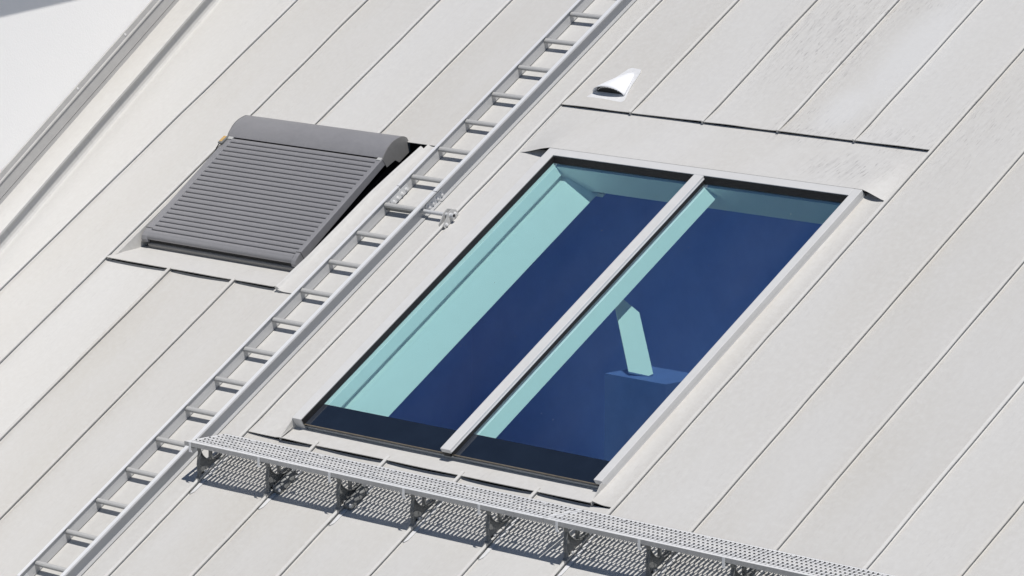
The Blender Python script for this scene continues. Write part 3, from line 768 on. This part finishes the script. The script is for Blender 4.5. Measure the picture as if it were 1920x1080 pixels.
# brackets
bracket_us = [SEAMS[0], SEAMS[1], SEAMS[2], SEAMS[3], SEAMS[4], SEAMS[5], SEAMS[6], SEAMS[7], SEAMS[8], SEAMS[9], SEAMS[10]]
def arcpts(cx, cy, r, a0, a1, n): return [(cx + r * math.cos(math.radians(a0 + (a1 - a0) * k / n)), cy + r * math.sin(math.radians(a0 + (a1 - a0) * k / n))) for k in range(n + 1)]
def make_bracket(u, drum):
    """plate in the (v,n) plane astride the seam, cradle arc under the tread, foot, clamp"""
    rootb = MB()
    # gusset plate: arc on top, concave front edge, base along the seam
    def TD(d, h): p = T(0, d, h); return (p[1], p[2])
    cx, cy = TD(.155, -.030)
    up = math.degrees(math.atan2(CT, ST)); 
    r = .097
    # arc runs from the front (towards -v, up) round the bottom to the back
    a_front = math.degrees(math.atan2(-ST * -1, -CT)) ; a_front = 180 - math.degrees(PITCH) 
    arcp = arcpts(cx, cy, r, a_front + 22, a_front + 150, 12)
    front = [(-3.735, .100), (-3.752, .060), (-3.775, .035), (-3.815, .020), (-3.875, .012), (-3.895, .006), (-3.890, .003)]
    backe = [(-3.56, .004), (-3.50, .022)]
    poly = arcp + backe[::-1] + [(-3.70, .003)] + front[::-1]
    pl = MB(); pl.prism(poly, u - .0015, u + .0015, 0)
    plate = pl.build('bracket', M_BRKT, wk)
    # flange bent along front edge
    fl = MB(); fr_ = [arcp[0]] + front
    fl.sweep([[(u - .016, a, b_), (u + .016, a, b_), (u + .016, a + .002, b_ + .002), (u - .016, a + .002, b_ + .002)] for a, b_ in fr_]); fl.build('front_flange', M_BRKT, plate, base=wk['_base'])
    # foot plate on the sheet
    ft = MB(); fp = [(.012, -3.90), (.022, -3.895), (.036, -3.875), (.040, -3.84), (.040, -3.52), (.012, -3.52)]
    ft.prism([(u + a, b_) for a, b_ in fp], .002, .006, 2); ft.build('foot', M_GALV, plate, base=wk['_base'])
    # cradle band following the arc
    cr = MB(); inner = arcpts(cx, cy, r - .003, a_front + 8, a_front + 172, 16); outer = arcpts(cx, cy, r + .001, a_front + 8, a_front + 172, 16)
    cr.sweep([[(u - .018, *p), (u + .018, *p), (u + .018, *q), (u - .018, *q)] for p, q in zip(inner, outer)]); cr.build('cradle', M_BRKT, plate, base=wk['_base'])
    # front hook and hangers
    hk = MB(); hk.sweep([[(u + a, *TD(-.006, h)), (u + b_, *TD(-.006, h)), (u + b_, *TD(-.0035, h)), (u + a, *TD(-.0035, h))] for a, b_, h in ((-.019, .0, .002), (-.019, .0, -.045), (-.019, .012, -.060))]); hk.build('hook', M_GALV, plate, base=wk['_base'])
    for d in (.150,):
        hg = MB(); hg.sweep([[(u - .015, *TD(d, h)), (u + .010, *TD(d, h)), (u + .010, *TD(d + .012, h)), (u - .015, *TD(d + .012, h))] for h in (-.005, -.135 if d < .2 else -.105)]); hg.build('hanger', M_BRKT, plate, base=wk['_base'])
    # carrier under the tread, from front to back
    ca = MB(); ca.sweep([[(u - .020, *TD(d, -.0275)), (u + .020, *TD(d, -.0275)), (u + .020, *TD(d, -.034)), (u - .020, *TD(d, -.034))] for d in (.002, WD - .01)]); ca.build('carrier', M_BRKT, plate, base=wk['_base'])
    # slots in the plate (dark, punched)
    for q in ((-3.735, .030, .010, .010), (-3.600, .026, .006, .016), (-3.565, .020, .005, .008)):
        sl = MB(); sl.prism([(q[0] - q[2], q[1] - q[3]), (q[0] + q[2] * .3, q[1] - q[3]), (q[0] + q[2], q[1] + q[3]), (q[0] - q[2] * .3, q[1] + q[3])], u + .0016, u + .0022, 0); sl.build('punched_slot', M_BLACK, plate, base=wk['_base'])
    for q in ((-3.548, .028, .010), (-3.715, .030, .008)):
        bt = MB(); bt.tube((u + .0016, q[0], q[1]), (u + .012, q[0], q[1]), q[2], 6); bt.build('bolt', M_STEEL, plate, base=wk['_base'])
    if drum:     # half round clamp shoe over the seam
        dm = MB(); rr = .036
        rg = []
        for v in (-3.748, -3.735, -3.57, -3.560):
            k = 1 if -3.74 < v < -3.565 else .8
            rg.append([(u + .040 + rr * k * math.cos(math.radians(a)), v, .006 + rr * k * 1.25 * math.sin(math.radians(a))) for a in range(0, 181, 15)])
        dm.sweep(rg, closed=True); dm.build('clamp_shoe', M_BRKT, plate, base=wk['_base'], smooth=True)
        wg = MB(); wg.prism([(u, -3.555), (u + .06, -3.555), (u + .06, -3.60), (u + .085, -3.60), (u + .085, -3.535), (u, -3.535)], .004, .011, 2); wg.build('clamp_wing', M_GALV, plate, base=wk['_base'])
        for q in ((.050, -3.72, .03, .085, -3.745, .035), (.058, -3.575, .045, .078, -3.56, .062)):
            bt = MB(); bt.tube((u + q[0], q[1], q[2]), (u + q[3], q[4], q[5]), .009, 6); bt.build('bolt', M_STEEL, plate, base=wk['_base'])
    return plate
for i, u in enumerate(bracket_us):
    make_bracket(u, i in (1, 2))
    for d, du in ((.085, .0), (.285, .01)):
        p = Vector(T(u + .235 + du, d, .0025))
        if bh0 is None:
            bh0 = bh.build('tread_bolt', M_STEEL, t1, base=(0, 0, 0)); bh0.rotation_euler = (-PITCH, 0, 0); bh0.location = p - Vector(wk['_base'])
        else:
            c = bh0.copy(); sc.collection.objects.link(c); c.parent = t1 if u < 3 else t2; c.location = p - Vector(wk['_base'])

# ------------------------------------------------------------------ vent cowl
vc = thing('vent_cowl', (.31, .2, 0), 'small white hooded vent cowl on the sheet above the skylight', 'vent')
outl = [(.150, .112), (.158, .098), (.45, .094), (.482, .100), (.487, .118), (.438, .25), (.402, .405), (.385, .432), (.300, .440), (.276, .425), (.17, .16)]
b_ = MB(); b_.prism(outl, .001, .006, 2); b_.build('flange', M_GALV, vc)
rings = []; ringi = []
for t in [i / 9 for i in range(10)]:
    v = .158 + t * .235; hw = .124 * (1 - t) ** .85 + .022; h = .064 * (1 - t ** 1.3) + .004; cu = .313 + .022 * t
    rings.append([(cu - hw * math.cos(math.radians(a)), v, .005 + h * math.sin(math.radians(a))) for a in range(0, 181, 12)])
b_ = MB(); b_.sweep(rings, closed=False); 
hood = b_.build('hood', M_WHITE, vc, smooth=True)
sd = hood.modifiers.new('thick', 'SOLIDIFY'); sd.thickness = .004; sd.offset = -1
b_ = MB(); b_.prism([(.313 - .117 * math.cos(math.radians(a)), .006 + .056 * math.sin(math.radians(a))) for a in range(0, 181, 15)], .172, .174, 1); b_.build('insect_mesh', M_BLACK, vc)
b_ = MB()
for a in range(25, 160, 15):
    x = .313 - .107 * math.cos(math.radians(a)); n = .006 + .047 * math.sin(math.radians(a)); w = .004 + .006 * math.sin(math.radians(a)) ** 3
    tb = MB(); tb.box((x - w, .1705, n - .0022), (x + w, .1718, n + .0022)); tb.build('lit_hole_dash', M_WHITE, vc)  # white dashes stand for light seen in the rim's holes

for o_ in bpy.data.objects:
    if '_base' in o_: del o_['_base']
